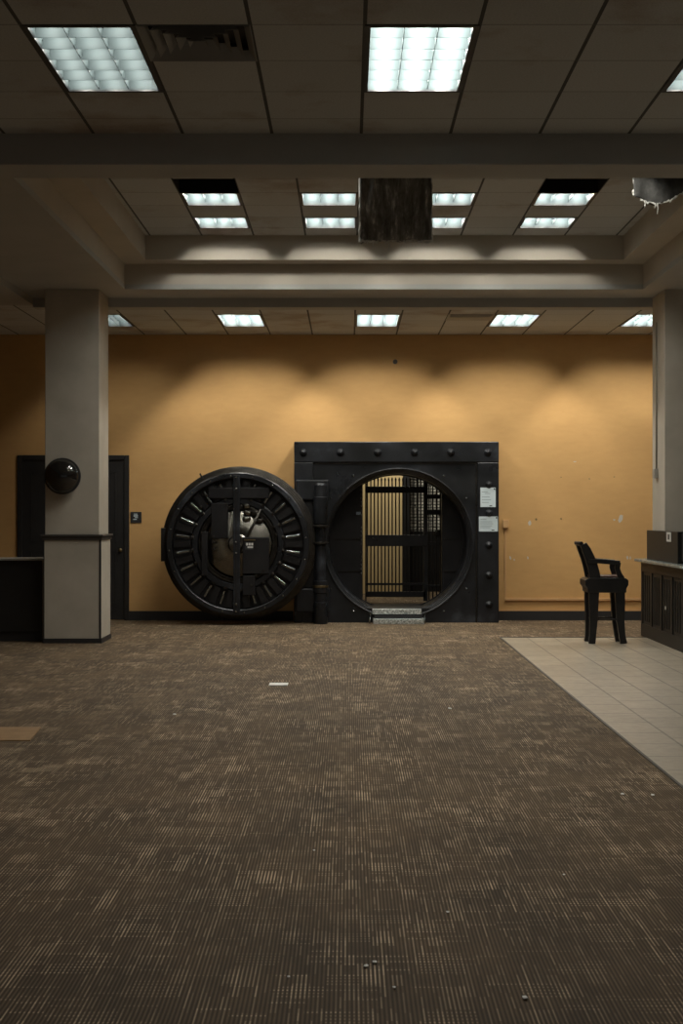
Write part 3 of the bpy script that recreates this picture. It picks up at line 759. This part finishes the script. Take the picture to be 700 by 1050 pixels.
# ------------------------------------------------------------------ bar stool
s_ = thing('bar_stool', 'tall black wooden bar stool with arms and brown seat beside the counter', 'stool', (3.1, 17.42, 0))
yn, yf = 17.23, 17.54
def leg(x, y, xb):
    pts = [(x,y,.66), (x+(xb-x)*.15,y,.50), (x+(xb-x)*.2,y,.28), (x+(xb-x)*.6,y,.10), (xb,y,0)]
    obj('leg', tube(bmesh.new(), pts, [(.060,.040), (.056,.036), (.046,.030), (.038,.026), (.040,.028)], square=True), 'stool', s_, bevel=.005)
for y in (yn, yf):
    leg(2.93, y, 2.905); leg(3.235, y, 3.285)
seat_pts = [(2.82,.70), (2.82,.76), (2.86,.785), (3.30,.785), (3.335,.76), (3.335,.70), (3.31,.66), (3.31,.61), (2.85,.61), (2.85,.66)]
bm = bmesh.new(); f0 = [bm.verts.new((x,yn-.05,z)) for x, z in seat_pts]; f1 = [bm.verts.new((x,yf+.05,z)) for x, z in seat_pts]
bm.faces.new(f0); bm.faces.new(f1)
for i in range(len(f0)): bm.faces.new((f0[i], f0[(i+1) % len(f0)], f1[(i+1) % len(f0)], f1[i]))
obj('seat', bm, 'stool', s_, bevel=.008)
bm = B(2.90, 3.29, yn-.03, yf+.03, .785, .815); obj('cushion', bm, 'leather', s_, bevel=.015)
# curved back: two uprights, slats and a rolled crest
def backx(z): t = (z-.76)/.44; return 2.945-.05*t-.10*t*t
for y in (yn-.01, yf+.01):
    pts = [(backx(z), y, z) for z in (.72,.82,.92,1.02,1.12,1.19)]
    obj('back_post', tube(bmesh.new(), pts, [(.062,.028), (.064,.028), (.062,.026), (.058,.026), (.052,.026), (.04,.028)], square=True), 'stool', s_, bevel=.006)
bm = bmesh.new(); nz, ny_ = 9, 9; G = []
for i in range(nz+1):
    row = []
    for j in range(ny_+1):
        z = .84+.35*i/nz; v = j/ny_*2-1; y = (yn+yf)/2+v*.16
        row.append((backx(z)-.008*(1-v*v), y, z))
    G.append(row)
vf = [[bm.verts.new(p) for p in row] for row in G]; vb = [[bm.verts.new((p[0]+.028, p[1], p[2])) for p in row] for row in G]
for i in range(nz):
    for j in range(ny_):
        bm.faces.new((vf[i][j], vf[i][j+1], vf[i+1][j+1], vf[i+1][j])); bm.faces.new((vb[i][j], vb[i+1][j], vb[i+1][j+1], vb[i][j+1]))
for i in range(nz):
    for j in (0, ny_): bm.faces.new((vf[i][j], vf[i+1][j], vb[i+1][j], vb[i][j]))
for j in range(ny_):
    for i in (0, nz): bm.faces.new((vf[i][j], vf[i][j+1], vb[i][j+1], vb[i][j]))
obj('backrest', bm, 'stool', s_)
pts = [(2.775-.02*(1-(k/4-1)**2), yn-.035+(yf-yn+.07)*k/8, 1.195) for k in range(9)]
obj('crest_roll', tube(bmesh.new(), pts, .026, 12), 'stool', s_, smooth='auto')
for y in (yn-.02, yf+.02):
    pts = [(2.86,y,.985), (2.98,y,.985), (3.12,y,.975), (3.235,y,.965)]
    obj('arm', tube(bmesh.new(), pts, [(.024,.027), (.027,.029), (.028,.03), (.028,.03)], square=True), 'stool', s_, bevel=.005)
    pts = [(3.215,y,.97), (3.205,y,.90), (3.225,y,.84), (3.265,y,.76)]
    obj('arm_support', tube(bmesh.new(), pts, [(.034,.022), (.03,.02), (.03,.022), (.036,.024)], square=True), 'stool', s_, bevel=.005)
for (a, b_) in (((2.925,yn), (3.25,yn)), ((2.925,yf), (3.25,yf)), ((2.925,yn), (2.925,yf)), ((3.25,yn), (3.25,yf))):
    obj('stretcher', tube(bmesh.new(), [(*a,.29), (*b_,.29)], .012, 10), 'stool' if a[0] == b_[0] else 'stool', s_, smooth='auto')

# ------------------------------------------------------------------ hanging insulation
def batt(name, label, x0, x1, y, ztop, zbot, tilt=0., thick=.09, slope=0., bulge=.03, sag=0., fm='insul'):
    r = thing(name, label, 'insulation', ((x0+x1)/2, y, ztop))
    from mathutils import noise as mn
    bm = bmesh.new(); nx, nz = 34, 40
    def P(i, j, back):
        u, v = i/nx, j/nz; x = x0+(x1-x0)*u; zb = zbot+slope*u-sag*math.sin(PI*min(1,u*1.1))+.025*mn.noise(Vector((x*14, 3.1, ztop)))
        z = ztop+(zb-ztop)*v
        w = mn.noise(Vector((x*5, z*2.2, y)))*bulge*v+mn.noise(Vector((x*16, z*5, y+3)))*.012*v
        yy = y+tilt*v+w+(thick*(.55+.45*math.sin(PI*u)) if back else 0)-.05*math.sin(PI*v)*.3
        return (x+.012*mn.noise(Vector((z*12, y, 1.7)))*(1 if u in (0, 1) else 0), yy, z)
    F = [[bm.verts.new(P(i, j, False)) for j in range(nz+1)] for i in range(nx+1)]
    K = [[bm.verts.new(P(i, j, True)) for j in range(nz+1)] for i in range(nx+1)]
    for i in range(nx):
        for j in range(nz):
            bm.faces.new((F[i][j], F[i+1][j], F[i+1][j+1], F[i][j+1])); bm.faces.new((K[i][j], K[i][j+1], K[i+1][j+1], K[i+1][j]))
        bm.faces.new((F[i][nz], F[i+1][nz], K[i+1][nz], K[i][nz])); bm.faces.new((F[i][0], K[i][0], K[i+1][0], F[i+1][0]))
    for i in (0, nx):
        for j in range(nz): bm.faces.new((F[i][j], F[i][j+1], K[i][j+1], K[i][j]))
    obj('facing', bm, fm, r, smooth=True)
    # torn pale fibre along both sides and the lower hem
    rnd = random.Random(3)
    for side in (0, 1):
        bm = bmesh.new(); u0 = x0 if side == 0 else x1; pts = []; rad = []
        n = 26
        for k in range(n+1):
            v = k/n; z = ztop+(zbot+slope*side-ztop)*v*1.01
            pts.append((u0+rnd.uniform(-.006,.006), y+tilt*v+.02+rnd.uniform(-.008,.008), z)); q = rnd.uniform(.006,.018); rad.append((q, q*1.6))
        tube(bm, pts, rad, 7); obj('torn_edge', bm, 'fiber', r)
    bm = bmesh.new(); pts = []; rad = []
    for k in range(31):
        u = k/30; pts.append((x0+(x1-x0)*u, y+tilt+.01+rnd.uniform(-.01,.01), zbot+slope*u-sag*math.sin(PI*min(1,u*1.1))+rnd.uniform(-.018,.006))); q = rnd.uniform(.003,.012); rad.append((q, q))
    tube(bm, pts, rad, 6)
    for u, l in ((.18,.07), (.40,.10), (.36,.05), (.62,.03), (.1,.03)):
        x = x0+(x1-x0)*u; z = zbot+slope*u-sag*math.sin(PI*min(1,u*1.1))
        tube(bm, [(x,y+tilt,z), (x+.004,y+tilt,z-l*.5), (x-.002,y+tilt,z-l)], [(.008,.008), (.005,.005), (.001,.001)], 6)
    obj('torn_hem', bm, 'fiber', r)
batt('hanging_insulation', 'grey insulation batt hanging in a sheet from the recessed ceiling centre', .10, .71, 12.36, COF+.3, CH+2.335, 0, .08, bulge=.07)
batt('hanging_insulation', 'short torn scrap of insulation drooping beside the right edge of the recessed ceiling', 2.60, 3.12, 13.2, COF+.2, CH+2.89, -.08, .07, .06, .07, .10, 'insul_dark')

# ------------------------------------------------------------------ things on the floor
def floor_pt(px, py): Z = CH*FP/(py-526); return (px-357)/FP*Z, Z
x, y = floor_pt(285.5, 702.5)
bm = bmesh.new(); box(bm, x-.085, x+.085, y-.09, y+.09, .002, .012)
tag(obj('floor_plate', bm, 'crumb', None, bevel=.004), 'small bright white plate lying on the carpet before the vault door', 'floor plate')
x, y = floor_pt(40, 753)
bm = bmesh.new(); y0, y1 = floor_pt(40, 760)[1], floor_pt(40, 746.5)[1]
v = [(-3.1,y0), (floor_pt(31,760)[0],y0), (floor_pt(42,746.5)[0],y1), (-3.1,y1)]
a_ = [bm.verts.new((*p, .001)) for p in v]; b2 = [bm.verts.new((*p, .008)) for p in v]
bm.faces.new(b2)
for i in range(4): bm.faces.new((a_[i], a_[(i+1) % 4], b2[(i+1) % 4], b2[i]))
tag(obj('floor_patch', bm, 'plywood'), 'tan bare patch of flooring at the left edge of the carpet', 'floor patch')
for k, (px, py, s) in enumerate(((375,992,.006), (384,988,.006), (538,1024.5,.007), (459,936.5,.005), (578,898,.004), (638,815,.007), (669,816,.008), (461,727,.010), (179,733,.009), (322,873,.004), (296,1003,.004), (404,1014,.004))):
    x, y = floor_pt(px, py); bm = bmesh.new(); bmesh.ops.create_icosphere(bm, subdivisions=1, radius=s*1.5, matrix=Matrix.Translation((x, y, .006)) @ Matrix.Diagonal((1, 1.6, .35, 1)))
    for v_ in bm.verts: v_.co += Vector((random.uniform(-s,s)*.3, random.uniform(-s,s)*.3, 0))
    tag(obj('debris_crumb', bm, 'crumb'), 'tiny white crumb of debris lying on the carpet', 'debris', 'white crumbs scattered on the floor')

# ------------------------------------------------------------------ camera, world, view
cam = bpy.data.cameras.new('camera'); co = bpy.data.objects.new('camera', cam); C.objects.link(co)
co.location = (0, 0, CH); co.rotation_euler = (PI/2, 0, 0)
cam.sensor_fit = 'VERTICAL'; cam.sensor_height = 36; cam.sensor_width = 24; cam.lens = FP/1050*36
cam.shift_x = -7/1050; cam.shift_y = 1/1050; cam.clip_end = 200
sc = bpy.context.scene; sc.camera = co
w = bpy.data.worlds.new('world'); sc.world = w; w.use_nodes = True
w.node_tree.nodes['Background'].inputs[0].default_value = (.56,.56,.55,1); w.node_tree.nodes['Background'].inputs[1].default_value = .35
sc.view_settings.view_transform = 'Standard'; sc.view_settings.look = 'None'; sc.view_settings.gamma = 1; sc.view_settings.exposure = 0
sc.view_settings.use_curve_mapping = False
sc.cycles.max_bounces = 8; sc.cycles.diffuse_bounces = 4
